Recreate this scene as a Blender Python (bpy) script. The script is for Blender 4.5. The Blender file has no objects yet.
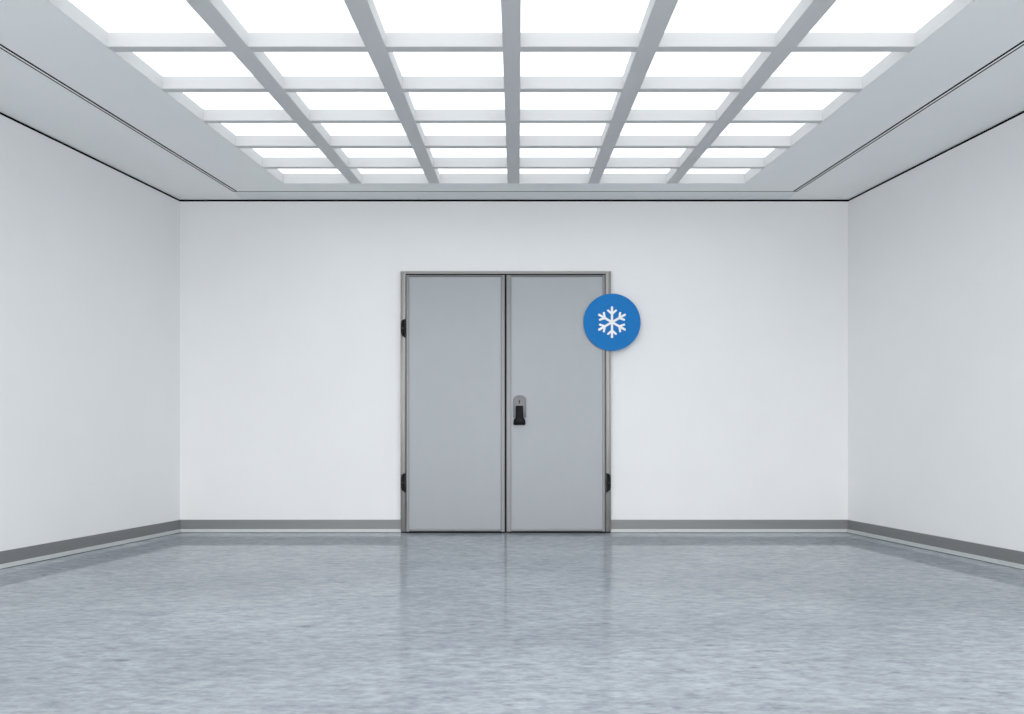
import bpy, bmesh, math
from mathutils import Vector, Matrix

# ------------------------------------------------------------------ basics
scene = bpy.context.scene
COL = scene.collection
F = 850.0            # focal length for a 1024 px wide frame
CX, HOR = 512.0, 435.0
EYE = 0.975          # camera height
BACK = 8.5           # back wall distance
HC = 3.329           # ceiling height
HCE = HC - EYE
GD = 0.093           # depth of the ceiling grid
NEAR = -0.5            # unseen near end left open, so added daylight brightens the walls

def ceil_pt(x, y, drop=0.0):
    """plan position (X, Y) of a ceiling point measured in the photograph"""
    Y = F * (HCE + drop) / (HOR - y)
    return ((x - CX) * Y / F, Y)

def at(x, y, Y):
    """(X, Z) on the upright plane at distance Y"""
    return ((x - CX) * Y / F, EYE + (HOR - y) * Y / F)

class MB:
    def __init__(s): s.bm = bmesh.new()
    def prism(s, pts, lo, hi, axis='z', pts_hi=None):
        """extrude a 2-D outline from lo to hi along an axis"""
        def mk(p, h):
            return {'z': (p[0], p[1], h), 'y': (p[0], h, p[1]), 'x': (h, p[0], p[1])}[axis]
        a = [s.bm.verts.new(mk(p, lo)) for p in pts]
        b = [s.bm.verts.new(mk(p, hi)) for p in (pts_hi or pts)]
        n = len(pts)
        s.bm.faces.new(a); s.bm.faces.new(b[::-1])
        for i in range(n):
            j = (i + 1) % n
            s.bm.faces.new((a[j], a[i], b[i], b[j]))
        return s
    def box(s, x0, x1, y0, y1, z0, z1):
        return s.prism([(x0, y0), (x1, y0), (x1, y1), (x0, y1)], z0, z1)
    def ring(s, outer, inner, z0, z1):
        o0 = [s.bm.verts.new((*p, z0)) for p in outer]; o1 = [s.bm.verts.new((*p, z1)) for p in outer]
        i0 = [s.bm.verts.new((*p, z0)) for p in inner]; i1 = [s.bm.verts.new((*p, z1)) for p in inner]
        for k in range(len(outer)):
            j = (k + 1) % len(outer)
            s.bm.faces.new((o0[k], o0[j], i0[j], i0[k])); s.bm.faces.new((o1[j], o1[k], i1[k], i1[j]))
            s.bm.faces.new((o0[j], o0[k], o1[k], o1[j])); s.bm.faces.new((i0[k], i0[j], i1[j], i1[k]))
        return s
    def cyl(s, c, r, lo, hi, axis='y', n=32):
        return s.prism([(c[0] + r * math.cos(2 * math.pi * k / n), c[1] + r * math.sin(2 * math.pi * k / n)) for k in range(n)], lo, hi, axis)
    def capsule(s, p, q, r, lo, hi, n=8):
        """rounded bar in an X-Z plane, extruded in Y"""
        a = math.atan2(q[1] - p[1], q[0] - p[0]); out = []
        for k in range(n + 1):
            t = a + math.pi / 2 + math.pi * k / n; out.append((p[0] + r * math.cos(t), p[1] + r * math.sin(t)))
        for k in range(n + 1):
            t = a - math.pi / 2 + math.pi * k / n; out.append((q[0] + r * math.cos(t), q[1] + r * math.sin(t)))
        return s.prism(out, lo, hi, 'y')
    def bevel(s, w, seg=2):
        bmesh.ops.recalc_face_normals(s.bm, faces=s.bm.faces)
        bmesh.ops.bevel(s.bm, geom=[e for e in s.bm.edges if e.calc_face_angle(0) > .5], offset=w, segments=seg, profile=.5, affect='EDGES', clamp_overlap=True)
        return s
    def build(s, name, mat, parent=None, smooth=False):
        bmesh.ops.recalc_face_normals(s.bm, faces=s.bm.faces)
        co = [v.co for v in s.bm.verts]
        org = Vector(((min(c.x for c in co) + max(c.x for c in co)) / 2, (min(c.y for c in co) + max(c.y for c in co)) / 2, min(c.z for c in co)))
        bmesh.ops.translate(s.bm, vec=-org, verts=s.bm.verts)
        me = bpy.data.meshes.new(name); s.bm.to_mesh(me); s.bm.free()
        if smooth:
            for p in me.polygons: p.use_smooth = True
            me.set_sharp_from_angle(angle=math.radians(35))
        me.materials.append(mat)
        o = bpy.data.objects.new(name, me); COL.objects.link(o)
        w = Vector((0, 0, 0)); p = parent
        while p: w = w + p.location; p = p.parent
        o.location = org - w
        if parent: o.parent = parent
        return o

def empty(name, loc):
    o = bpy.data.objects.new(name, None); COL.objects.link(o); o.location = loc; o.empty_display_size = .2
    return o

def tag(o, label=None, cat=None, group=None, kind=None):
    if label: o['label'] = label
    if cat: o['category'] = cat
    if group: o['group'] = group
    if kind: o['kind'] = kind
    return o

def struct(o, label, cat): return tag(o, label, cat, kind='structure')

# --------------------------------------------------------------- materials
def new_mat(name, color, rough=.5, metal=0.0, spec=.5):
    m = bpy.data.materials.new(name); m.use_nodes = True
    b = m.node_tree.nodes['Principled BSDF']
    b.inputs['Base Color'].default_value = (*color, 1); b.inputs['Roughness'].default_value = rough
    b.inputs['Metallic'].default_value = metal; b.inputs['Specular IOR Level'].default_value = spec
    return m, m.node_tree, b

def noise(nt, vec, scale, detail=4, rough=.5, stretch=(1, 1, 1)):
    mp = nt.nodes.new('ShaderNodeMapping'); mp.inputs['Scale'].default_value = stretch
    nt.links.new(vec, mp.inputs['Vector'])
    n = nt.nodes.new('ShaderNodeTexNoise'); n.inputs['Scale'].default_value = scale
    n.inputs['Detail'].default_value = detail; n.inputs['Roughness'].default_value = rough
    nt.links.new(mp.outputs['Vector'], n.inputs['Vector'])
    return n.outputs['Fac']

def ramp(nt, fac, stops):
    r = nt.nodes.new('ShaderNodeValToRGB'); e = r.color_ramp.elements
    while len(e) < len(stops): e.new(.5)
    for k, (p, c) in enumerate(stops): e[k].position = p; e[k].color = (*c, 1)
    nt.links.new(fac, r.inputs['Fac'])
    return r.outputs['Color']

def mix(nt, a, b, fac, mode='MIX'):
    m = nt.nodes.new('ShaderNodeMix'); m.data_type = 'RGBA'; m.blend_type = mode
    if isinstance(fac, float): m.inputs[0].default_value = fac
    else: nt.links.new(fac, m.inputs[0])
    for s, v in ((6, a), (7, b)):
        if isinstance(v, tuple): m.inputs[s].default_value = (*v, 1)
        else: nt.links.new(v, m.inputs[s])
    return m.outputs[2]

def coords(nt):
    t = nt.nodes.new('ShaderNodeTexCoord'); return t.outputs['Object']

def bump(nt, b, h, strength, dist=.01):
    n = nt.nodes.new('ShaderNodeBump'); n.inputs['Strength'].default_value = strength; n.inputs['Distance'].default_value = dist
    nt.links.new(h, n.inputs['Height']); nt.links.new(n.outputs['Normal'], b.inputs['Normal'])

def plaster(name, color, var=.015, rough=.75):
    m, nt, b = new_mat(name, color, rough, 0, .25)
    v = coords(nt); n = noise(nt, v, 2.2, 3)
    c = ramp(nt, n, [(.3, tuple(x * (1 - var) for x in color)), (.7, tuple(min(1, x * (1 + var)) for x in color))])
    nt.links.new(c, b.inputs['Base Color'])
    bump(nt, b, noise(nt, v, 160, 3), .05, .002)
    return m

def satin_metal(name, color, rough, metal, stretch):
    m, nt, b = new_mat(name, color, rough, metal)
    v = coords(nt); n = noise(nt, v, 60, 4, .6, stretch)
    nt.links.new(ramp(nt, n, [(.3, tuple(x * .96 for x in color)), (.7, tuple(x * 1.04 for x in color))]), b.inputs['Base Color'])
    r = nt.nodes.new('ShaderNodeMapRange'); r.inputs['To Min'].default_value = rough - .04; r.inputs['To Max'].default_value = rough + .05
    nt.links.new(n, r.inputs['Value']); nt.links.new(r.outputs['Result'], b.inputs['Roughness'])
    return m

M_WALL = plaster('wall_paint', (.885, .90, .91), .008)
M_CEIL = plaster('ceiling_paint', (.92, .935, .935), .008)
M_BORDER = plaster('ceiling_border_paint', (.92, .935, .935), .008)
M_BAND = plaster('ceiling_band_grey', (.82, .84, .85), .008)
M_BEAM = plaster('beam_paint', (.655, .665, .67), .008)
M_GAP = new_mat('painted_gap_shade', (.006, .007, .008), .9, 0, 0)[0]  # near-black colour stands in for shade inside gaps and slots
M_BOARD = satin_metal('baseboard_grey', (.235, .24, .245), .36, .15, (.05, .05, 3))
M_STRIP = satin_metal('baseboard_light', (.64, .67, .67), .4, .1, (.05, .05, 3))
M_PANEL = satin_metal('door_panel', (.36, .385, .41), .40, .2, (.02, .02, .02))
M_TRIM = satin_metal('door_aluminium', (.20, .205, .21), .36, .8, (4, 4, .05))
M_FRAME = satin_metal('door_frame_metal', (.30, .30, .29), .38, .6, (4, 4, .05))
M_BLACK = new_mat('black_plastic', (.004, .0045, .006), .45, 0, .2)[0]
M_RUBBER = plaster('black_rubber', (.015, .016, .018), .1, .8)
M_PLATE = satin_metal('lock_plate_grey', (.19, .195, .205), .4, .3, (1, 1, 1))
M_BLUE = plaster('sign_blue', (.016, .198, .55), .01, .8)
M_WHITE = plaster('sign_white', (.95, .96, .97), .004, .6)

m, nt, b = new_mat('light_panel', (.9, .93, .95), .5)
b.inputs['Emission Color'].default_value = (.98, .99, 1, 1); b.inputs['Emission Strength'].default_value = 1.03
M_LIGHT = m

# polished mottled concrete floor
m, nt, b = new_mat('polished_floor', (.4, .45, .5), .06, 0, .10)
v = coords(nt)
grain = noise(nt, v, 24, 3, .7, (.5, 1, 1))
fine = noise(nt, v, 30, 12, .85, (.5, 1, 1))
cloud = noise(nt, v, .9, 6, .65, (.7, 1, 1))
clump = noise(nt, v, 2.3, 4, .6, (.6, 1, 1))
fleck = noise(nt, v, 17, 6, .7, (.42, 1, 1))
base = ramp(nt, grain, [(.28, (.255, .284, .315)), (.5, (.345, .377, .412)), (.72, (.43, .462, .495))])
f2 = ramp(nt, fine, [(.3, (.80, .805, .81)), (.7, (1.20, 1.195, 1.19))])
c0 = mix(nt, base, f2, .8, 'MULTIPLY')
tint = ramp(nt, cloud, [(.35, (.86, .87, .885)), (.64, (1.12, 1.12, 1.12))])
c1 = mix(nt, c0, tint, 1.0, 'MULTIPLY')
fk = ramp(nt, fleck, [(.33, (.62, .63, .65)), (.42, (1, 1, 1))])
cm = ramp(nt, clump, [(.42, (.1, .1, .1)), (.60, (1, 1, 1))])
c2 = mix(nt, c1, fk, cm, 'MULTIPLY')
b.inputs['IOR'].default_value = 1.23
nt.links.new(c2, b.inputs['Base Color'])
r = nt.nodes.new('ShaderNodeMapRange'); r.inputs['To Min'].default_value = .015; r.inputs['To Max'].default_value = .035
nt.links.new(cloud, r.inputs['Value']); nt.links.new(r.outputs['Result'], b.inputs['Roughness'])
bump(nt, b, cloud, .004, .002)
M_FLOOR = m

# ------------------------------------------------------------- room shell
LX0, LS = -3.32, -.1753          # left wall: X at the back, dX/dY towards the camera
RX0, RS = 3.36, .1506
def lx(Y): return LX0 + LS * (BACK - Y)
def rx(Y): return RX0 + RS * (BACK - Y)
T = .15
WT = HC - .019                   # the walls stop short of the ceiling: the gap shade is painted black

struct(MB().prism([(lx(NEAR) - T, NEAR - T), (rx(NEAR) + T, NEAR - T), (rx(BACK) + T, BACK + T), (lx(BACK) - T, BACK + T)], -.1, 0).build('floor', M_FLOOR),
       'glossy blue-grey mottled floor of the empty room', 'floor')
struct(MB().box(LX0 - T, RX0 + T, BACK, BACK + T, 0, WT).build('wall_back', M_WALL), 'white end wall behind the grey double door', 'wall')
struct(MB().prism([(lx(NEAR), NEAR), (lx(BACK), BACK), (lx(BACK) - T, BACK), (lx(NEAR) - T, NEAR)], 0, WT).build('wall_left', M_WALL), 'plain white wall on the left of the room', 'wall')
struct(MB().prism([(rx(NEAR), NEAR), (rx(BACK), BACK), (rx(BACK) + T, BACK), (rx(NEAR) + T, NEAR)], 0, WT).build('wall_right', M_WALL), 'plain white wall on the right of the room', 'wall')

# black strips between wall tops and ceiling, painted in place of gap shade
g = .004
struct(MB().box(LX0 - T, RX0 + T, BACK + g, BACK + T, WT, HC).build('trim_1', M_GAP), 'black strip painted as gap shade along the top of the end wall', 'trim')
struct(MB().prism([(lx(NEAR) - g, NEAR), (lx(BACK) - g, BACK + g), (lx(BACK) - T, BACK + g), (lx(NEAR) - T, NEAR)], WT, HC).build('trim_2', M_GAP), 'black strip painted as gap shade along the top of the left wall', 'trim')
struct(MB().prism([(rx(NEAR) + g, NEAR), (rx(BACK) + g, BACK + g), (rx(BACK) + T, BACK + g), (rx(NEAR) + T, NEAR)], WT, HC).build('trim_3', M_GAP), 'black strip painted as gap shade along the top of the right wall', 'trim')

def line(p, q):
    k = (q[0] - p[0]) / (q[1] - p[1])
    return lambda Y: p[0] + k * (Y - p[1])

# centre raft of the ceiling with the light opening
cl = line(ceil_pt(0, 43.5), ceil_pt(237, 191.0))
cr = line(ceil_pt(1024, 40.0), ceil_pt(792.5, 191.5))
gl = line(ceil_pt(46, 0), ceil_pt(283, 183.6))
gr = line(ceil_pt(975.5, 0), ceil_pt(745, 183.6))
RB = ceil_pt(0, 191.2)[1]                      # back edge of the raft
GB = ceil_pt(0, 183.6)[1]                      # back edge of the opening
GF = 1.62                                      # near edge of the opening
mb = MB().ring([(cl(NEAR), NEAR), (cr(NEAR), NEAR), (cr(RB), RB), (cl(RB), RB)],
               [(gl(GF), GF), (gr(GF), GF), (gr(GB), GB), (gl(GB), GB)], HC, HC + GD)
mb.prism([(lx(NEAR) - T, NEAR - T), (rx(NEAR) + T, NEAR - T), (rx(BACK) + T, BACK + T), (lx(BACK) - T, BACK + T)], HC + .3, HC + .4)
struct(mb.build('ceiling', M_CEIL), 'pale grey ceiling around the luminous grid', 'ceiling')
# lowered lips and outer bands
G1, LIP, G2 = .020, .014, .014
GT = G1 + LIP + G2
def band(name, f, sgn, a, b2, z0, z1, mat, label):
    struct(MB().prism([(f(NEAR) + sgn * a, NEAR), (f(RB) + sgn * a, RB), (f(RB) + sgn * b2, RB), (f(NEAR) + sgn * b2, NEAR)], z0, z1).build(name, mat), label, 'trim')
band('trim_5', cl, -1, G1, G1 + LIP, HC, HC + .001, M_BORDER, 'thin pale strip between two dark slots in the ceiling on the left')
band('trim_6', cr, 1, G1, G1 + LIP, HC, HC + .001, M_BORDER, 'thin pale strip between two dark slots in the ceiling on the right')
band('trim_7', cl, -1, 0, GT, HC + .001, HC + .08, M_GAP, 'black strip painted as slot shade in the ceiling on the left')  # black strips fill the slots, shade put into their colour
band('trim_8', cr, 1, 0, GT, HC + .001, HC + .08, M_GAP, 'black strip painted as slot shade in the ceiling on the right')
struct(MB().prism([(cl(NEAR) - GT, NEAR), (cl(RB) - GT, RB), (cl(RB) - GT, BACK + T), (lx(BACK) - T, BACK + T), (lx(NEAR) - T, NEAR)], HC, HC + GD).build('trim_9', M_BORDER), 'pale ceiling band along the left wall', 'ceiling band')
struct(MB().prism([(cr(NEAR) + GT, NEAR), (cr(RB) + GT, RB), (cr(RB) + GT, BACK + T), (rx(BACK) + T, BACK + T), (rx(NEAR) + T, NEAR)], HC, HC + GD).build('trim_10', M_BORDER), 'pale ceiling band along the right wall', 'ceiling band')
struct(MB().box(cl(RB) - GT, cr(RB) + GT, RB + .018, BACK + T, HC, HC + GD).build('trim_11', M_BAND), 'narrow ceiling band along the end wall', 'ceiling band')
struct(MB().box(cl(RB) - GT, cr(RB) + GT, RB, RB + .018, HC + .001, HC + GD).build('trim_12', M_GAP), 'black strip painted as joint shade between the ceiling and the band at the end wall', 'trim')

# -------------------------------------------------------------- baseboards
DXL, DXR = at(400.7, 0, 8.45)[0], at(611, 0, 8.45)[0]
BH, BS = .128, .036
def baseboard(name, pts_fn, label):
    """pts_fn(d0, d1) gives the plan outline between two distances off the wall"""
    o = MB().prism(pts_fn(0, .012), BS, BH).build(name, M_BOARD)
    struct(o, label, 'baseboard')
    tag(MB().prism(pts_fn(0, .020), .004, BS).build('cove_strip', M_STRIP, o), 'light grey strip at the foot of the baseboard')
    MB().prism(pts_fn(0, .014), 0, .004).build('floor_joint', M_RUBBER, o)
baseboard('baseboard_back', lambda a, c: [(lx(BACK), BACK - c), (DXL, BACK - c), (DXL, BACK - a), (lx(BACK), BACK - a)], 'grey baseboard on the end wall left of the door')
baseboard('baseboard_rear', lambda a, c: [(DXR, BACK - c), (rx(BACK), BACK - c), (rx(BACK), BACK - a), (DXR, BACK - a)], 'grey baseboard on the end wall right of the door')
E = BACK - .020
baseboard('baseboard_left', lambda a, c: [(lx(NEAR) + a, NEAR), (lx(NEAR) + c, NEAR), (lx(E) + c, E), (lx(E) + a, E)], 'grey baseboard along the left wall')
baseboard('baseboard_right', lambda a, c: [(rx(NEAR) - a, NEAR), (rx(NEAR) - c, NEAR), (rx(E) - c, E), (rx(E) - a, E)], 'grey baseboard along the right wall')

# ------------------------------------------------------- luminous ceiling grid
grid = tag(empty('ceiling_grid', (0, (GF + GB) / 2, HC)), 'pale grey coffered grid of crossing beams under the lights', 'ceiling grid')
long_px = [((184.7, 209), (350.2, 361.6)), ((343.3, 367), (428.9, 439.8)), ((500.8, 520.8), (507.6, 519.6)),
           ((655.5, 678.8), (588, 598.9)), ((814, 837.5), (666.5, 677.5))]
longs = []
for (a0, a1), (b0, b1) in long_px:
    l0, l1 = line(ceil_pt(a0, 0), ceil_pt(b0, 183.6)), line(ceil_pt(a1, 0), ceil_pt(b1, 183.6))
    longs.append((l0, l1))
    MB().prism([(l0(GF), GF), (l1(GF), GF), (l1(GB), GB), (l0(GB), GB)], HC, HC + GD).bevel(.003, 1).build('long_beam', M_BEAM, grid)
cross_px = [(167, 168.8), (146, 148.5), (120.7, 123.3), (88.8, 92.4), (46.7, 52.2)]
rows = [(ceil_pt(0, a, .005)[1], ceil_pt(0, c, .005)[1]) for a, c in cross_px]
rows += [(Y, Y + .085) for Y in (4.50, 3.84, 3.135, 2.395)]
for Y0, Y1 in rows:
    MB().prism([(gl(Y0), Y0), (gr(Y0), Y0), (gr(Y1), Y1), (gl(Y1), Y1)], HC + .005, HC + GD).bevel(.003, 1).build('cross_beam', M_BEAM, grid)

for (n0, n1) in ((gl, lambda Y: gl(Y) + .004), (lambda Y: gr(Y) - .004, gr)):  # thin boards in darker paint, added to dim the overlit opening faces
    MB().prism([(n0(GF), GF), (n1(GF), GF), (n1(GB), GB), (n0(GB), GB)], HC + .001, HC + GD).build('dim_lining', M_BEAM, grid)
MB().box(gl(GB) + .004, gr(GB) - .004, GB - .004, GB, HC + .001, HC + GD).build('dim_lining', M_BEAM, grid)

# light panels resting on the grid
mids = [lambda Y, f=gl: f(Y) - .05] + [(lambda Y, p=p: (p[0](Y) + p[1](Y)) / 2) for p in longs] + [lambda Y, f=gr: f(Y) + .05]
edges = [GB + .05] + [(a + c) / 2 for a, c in rows] + [GF - .05]
ROWN = ['in the farthest row, beside the end wall', 'in the second row from the end wall', 'in the third row from the end wall',
        'in the third row from the top', 'in the second row from the top', 'in the row cut by the picture top']
COLN = ['leftmost', 'second from left', 'third from left', 'third from right', 'second from right', 'rightmost']
for i in range(len(edges) - 1):
    for j in range(6):
        Y1, Y0 = edges[i] - .003, edges[i + 1] + .003
        m0, m1 = mids[j], mids[j + 1]; e = .003
        o = MB().prism([(m0(Y0) + e, Y0), (m1(Y0) - e, Y0), (m1(Y1) - e, Y1), (m0(Y1) + e, Y1)], HC + GD, HC + GD + .02).build('ceiling_light', M_LIGHT)
        if i < 6: tag(o, 'glowing white ceiling panel %s, %s' % (COLN[j], ROWN[i]), 'ceiling light', 'glowing panels of the ceiling grid')
        else: tag(o, 'glowing white ceiling panel overhead, nearer than the picture shows', 'ceiling light', 'glowing panels above the viewer')

# ------------------------------------------------------------- double door
YF, YL = 8.465, 8.448            # frame front, leaf front
door = struct(empty('door_1', (at(506, 0, YF)[0], BACK, 0)), 'grey metal double door in the middle of the end wall', 'door')
def X(px, Y=YL): return at(px, 0, Y)[0]
def Z(py, Y=YL): return at(0, py, Y)[1]
fx0, fx1, fx2, fx3 = X(400.7, YF), X(405.7, YF), X(605.6, YF), X(610.9, YF)
ft0, ft1 = Z(273.8, YF), Z(271.2, YF)
mb = MB().prism([(fx0, .012), (fx1, .012), (fx1, ft0), (fx2, ft0), (fx2, .012), (fx3, .012), (fx3, ft1), (fx0, ft1)], YF, BACK, 'y').bevel(.004, 2)
frame = mb.build('door_frame', M_FRAME, door, True)
# raised outer rim on the frame posts and rubber feet
rim = MB()
rim.box(fx0 - .001, fx0 + .012, YF - .008, BACK, .02, ft1).box(fx3 - .012, fx3 + .001, YF - .008, BACK, .02, ft1)
rim.bevel(.003, 2).build('frame_rim', M_FRAME, frame, True)
MB().box(fx0 + .004, fx1, YF + .004, BACK, 0, .012).box(fx2, fx3 - .004, YF + .004, BACK, 0, .012).build('foot', M_RUBBER, frame)
MB().box(fx1, fx2, 8.478, BACK, .0, ft0).build('gap_backing', M_RUBBER, door)  # black sheet behind the leaves, gap shade put into its colour

def profile_trim(x0, x1, z0, z1, vertical=True):
    """aluminium edge profile with a softly rounded face"""
    m_ = MB(); w = (x1 - x0) if vertical else (z1 - z0); n = 6; d = .006
    out = [(0, .02)] + [(w * k / n, -d * math.sin(math.pi * (.12 + .76 * k / n))) for k in range(n + 1)] + [(w, .02)]
    if vertical: m_.prism([(x0 + a, YL + c) for a, c in out], z0, z1, 'z')
    else: m_.prism([(YL + c, z0 + a) for a, c in out], x0, x1, 'x')
    return m_

def leaf(xa, xb, ta, tb, label):
    z0, z1 = .016, Z(275.1)
    zb = Z(529.3); zt = Z(276.8)
    o = tag(MB().box(X(xa) + .004, X(xb) - .004, YL + .004, 8.476, z0 + .004, z1 - .004).build('door_leaf', M_PANEL, door), label)
    profile_trim(X(xa), X(ta), z0, z1).build('side_profile', M_TRIM, o, True)
    profile_trim(X(tb), X(xb), z0, z1).build('side_profile', M_TRIM, o, True)
    profile_trim(X(ta), X(tb), zt, z1, False).build('top_profile', M_TRIM, o, True)
    profile_trim(X(ta), X(tb), z0, zb, False).build('bottom_profile', M_TRIM, o, True)
    MB().box(X(xa) + .004, X(xb) - .004, YL - .003, YL + .025, 0, z0).build('bottom_seal', M_RUBBER, o)
    return o
left_leaf = leaf(405.9, 504.8, 409.2, 500.7, 'left door leaf without a handle')
right_leaf = leaf(506.5, 605.4, 511.3, 602.6, 'right door leaf with the black handle')

# lock plate with rounded top, key slot and black pull lever
pcx = X(519.7); pw = .064
pz0, pz1 = Z(417.5), Z(395.3)
out = [(pcx - pw, pz0), (pcx + pw, pz0)] + [(pcx + pw * (math.cos(t) if abs(math.cos(t)) < .999 else math.copysign(1, math.cos(t))), pz1 - .045 + .045 * math.sin(t)) for t in [math.pi * k / 14 for k in range(15)]]
MB().prism(out, YL - .016, YL + .004, 'y').bevel(.004, 2).build('lock_plate', M_PLATE, right_leaf, True)
kz = Z(402)
MB().cyl((X(519.4), kz + .008), .008, YL - .018, YL - .010, 'y', 16).prism([(X(519.4) - .004, kz - .018), (X(519.4) + .004, kz - .018), (X(519.4) + .004, kz + .006), (X(519.4) - .004, kz + .006)], YL - .018, YL - .010, 'y').build('keyhole', M_BLACK, right_leaf)
hx = X(519.4)
zs = [(Z(405.8), .036, .030), (Z(407), .037, .042), (Z(417.2), .038, .052), (Z(418.6), .048, .056), (Z(420.6), .058, .058), (Z(423.9), .059, .052), (Z(424.9), .054, .040)]
bm = MB(); rings = []
for z, hw, dep in zs:
    pr = [(-hw, 0), (-hw, -dep * .7), (-hw * .72, -dep), (hw * .72, -dep), (hw, -dep * .7), (hw, 0)]
    rings.append([bm.bm.verts.new((hx + a, YL - .002 + c, z)) for a, c in pr])
for a, c in zip(rings, rings[1:]):
    for k in range(6): bm.bm.faces.new((a[k], a[(k + 1) % 6], c[(k + 1) % 6], c[k]))
bm.bm.faces.new(rings[0]); bm.bm.faces.new(rings[-1][::-1])
tag(bm.bevel(.0015, 1).build('handle', M_BLACK, right_leaf, True), 'black pull handle with a flared foot')

def hinge(cx, z0, z1, sgn):
    """black lift-off hinge: two knuckles with a pin, and a small lug towards the leaf"""
    y0, y1 = YF - .026, YF
    h = z1 - z0; a = cx - sgn * .020; o_ = cx + sgn * .024       # inner and outer side
    out = [(a, z0 + .03), (a, z1), (cx, z1 - .004), (o_ - sgn * .008, z1 - .016), (o_, z1 - .05), (o_, z0 + .055), (o_ - sgn * .008, z0 + .03), (cx, z0 + .018), (a, z0)]
    o = tag(MB().prism(out, y0, y1, 'y').bevel(.004, 2).build('hinge', M_BLACK, door, True), 'black hinge')
    zm = z0 + h * .52
    MB().cyl((cx + sgn * .006, y0 + .004), .013, z0 + .03, zm - .003, 'z', 16).build('knuckle', M_BLACK, o, True)
    MB().cyl((cx + sgn * .006, y0 + .004), .013, zm + .003, z1 - .02, 'z', 16).build('knuckle', M_BLACK, o, True)
    MB().cyl((cx + sgn * .006, y0 + .004), .008, zm - .003, zm + .003, 'z', 12).build('pin', M_PLATE, o, True)
YH = YF - .03
for (pa, pb) in ((318.8, 338.0), (473.3, 493.0)):
    hinge(X(403.2, YH), Z(pb, YH), Z(pa, YH), -1)
    hinge(X(608.6, YH), Z(pb, YH), Z(pa, YH), 1)

# ---------------------------------------------------- round snowflake sign
YS = 8.428
sx, sz = X(612, YS), Z(322.2, YS)
k = YS / F
sign = MB().cyl((sx, sz), 28.6 * k, YS, YS + .006, 'y', 96).build('snowflake_sign', M_BLUE, None, True)
tag(sign, 'round blue sign with a white snowflake at the right door edge', 'sign')
fl = MB()
for n in range(6):
    t = math.pi / 2 + n * math.pi / 3
    d = Vector((math.cos(t), math.sin(t))); s_ = Vector((-d.y, d.x)); c0 = Vector((sx, sz))
    fl.capsule(c0, c0 + d * 14.8 * k, 1.15 * k, YS - .003 - .00006 * n, YS)
    for q in (-1, 1):
        fl.capsule(c0 + d * 8.3 * k, c0 + (d * 11.7 + s_ * q * 3.9) * k, 1.05 * k, YS - .0028 - .00005 * n - .00002 * q, YS)
tag(fl.build('snowflake', M_WHITE, sign), 'white snowflake emblem')
MB().cyl((X(608.3, YF), sz + .14), .012, YS + .006, YF, 'y', 20).build('standoff', M_FRAME, sign, True)
MB().cyl((X(608.3, YF), sz - .19), .012, YS + .006, YF, 'y', 20).build('standoff', M_FRAME, sign, True)

# --------------------------------------------------------- camera and view
cam = bpy.data.cameras.new('camera'); co = bpy.data.objects.new('camera', cam); COL.objects.link(co)
co.location = (0, 0, EYE); co.rotation_euler = (math.pi / 2, 0, 0)
cam.sensor_width = 36; cam.sensor_fit = 'HORIZONTAL'; cam.lens = 36 * F / 1024
cam.shift_y = (HOR - 357) / 1024
cam.clip_start = .05
scene.camera = co
w = bpy.data.worlds.new('world'); scene.world = w; w.use_nodes = True
nt = w.node_tree
tc = nt.nodes.new('ShaderNodeTexCoord'); sp = nt.nodes.new('ShaderNodeSeparateXYZ')
nt.links.new(tc.outputs['Generated'], sp.inputs[0])
mr = nt.nodes.new('ShaderNodeMapRange'); mr.inputs['From Min'].default_value = -1; mr.inputs['From Max'].default_value = 1
nt.links.new(sp.outputs['Z'], mr.inputs['Value'])
# added daylight from above; lower half darker to dim the wall tops
fillc = ramp(nt, mr.outputs['Result'], [(.45, (.50, .495, .49)), (.55, (1, .99, .98))])
nt.links.new(fillc, nt.nodes['Background'].inputs['Color'])
nt.nodes['Background'].inputs['Strength'].default_value = 3.9
vs = scene.view_settings
vs.view_transform = 'Standard'; vs.look = 'None'; vs.exposure = 0.0; vs.gamma = 1; vs.use_curve_mapping = False
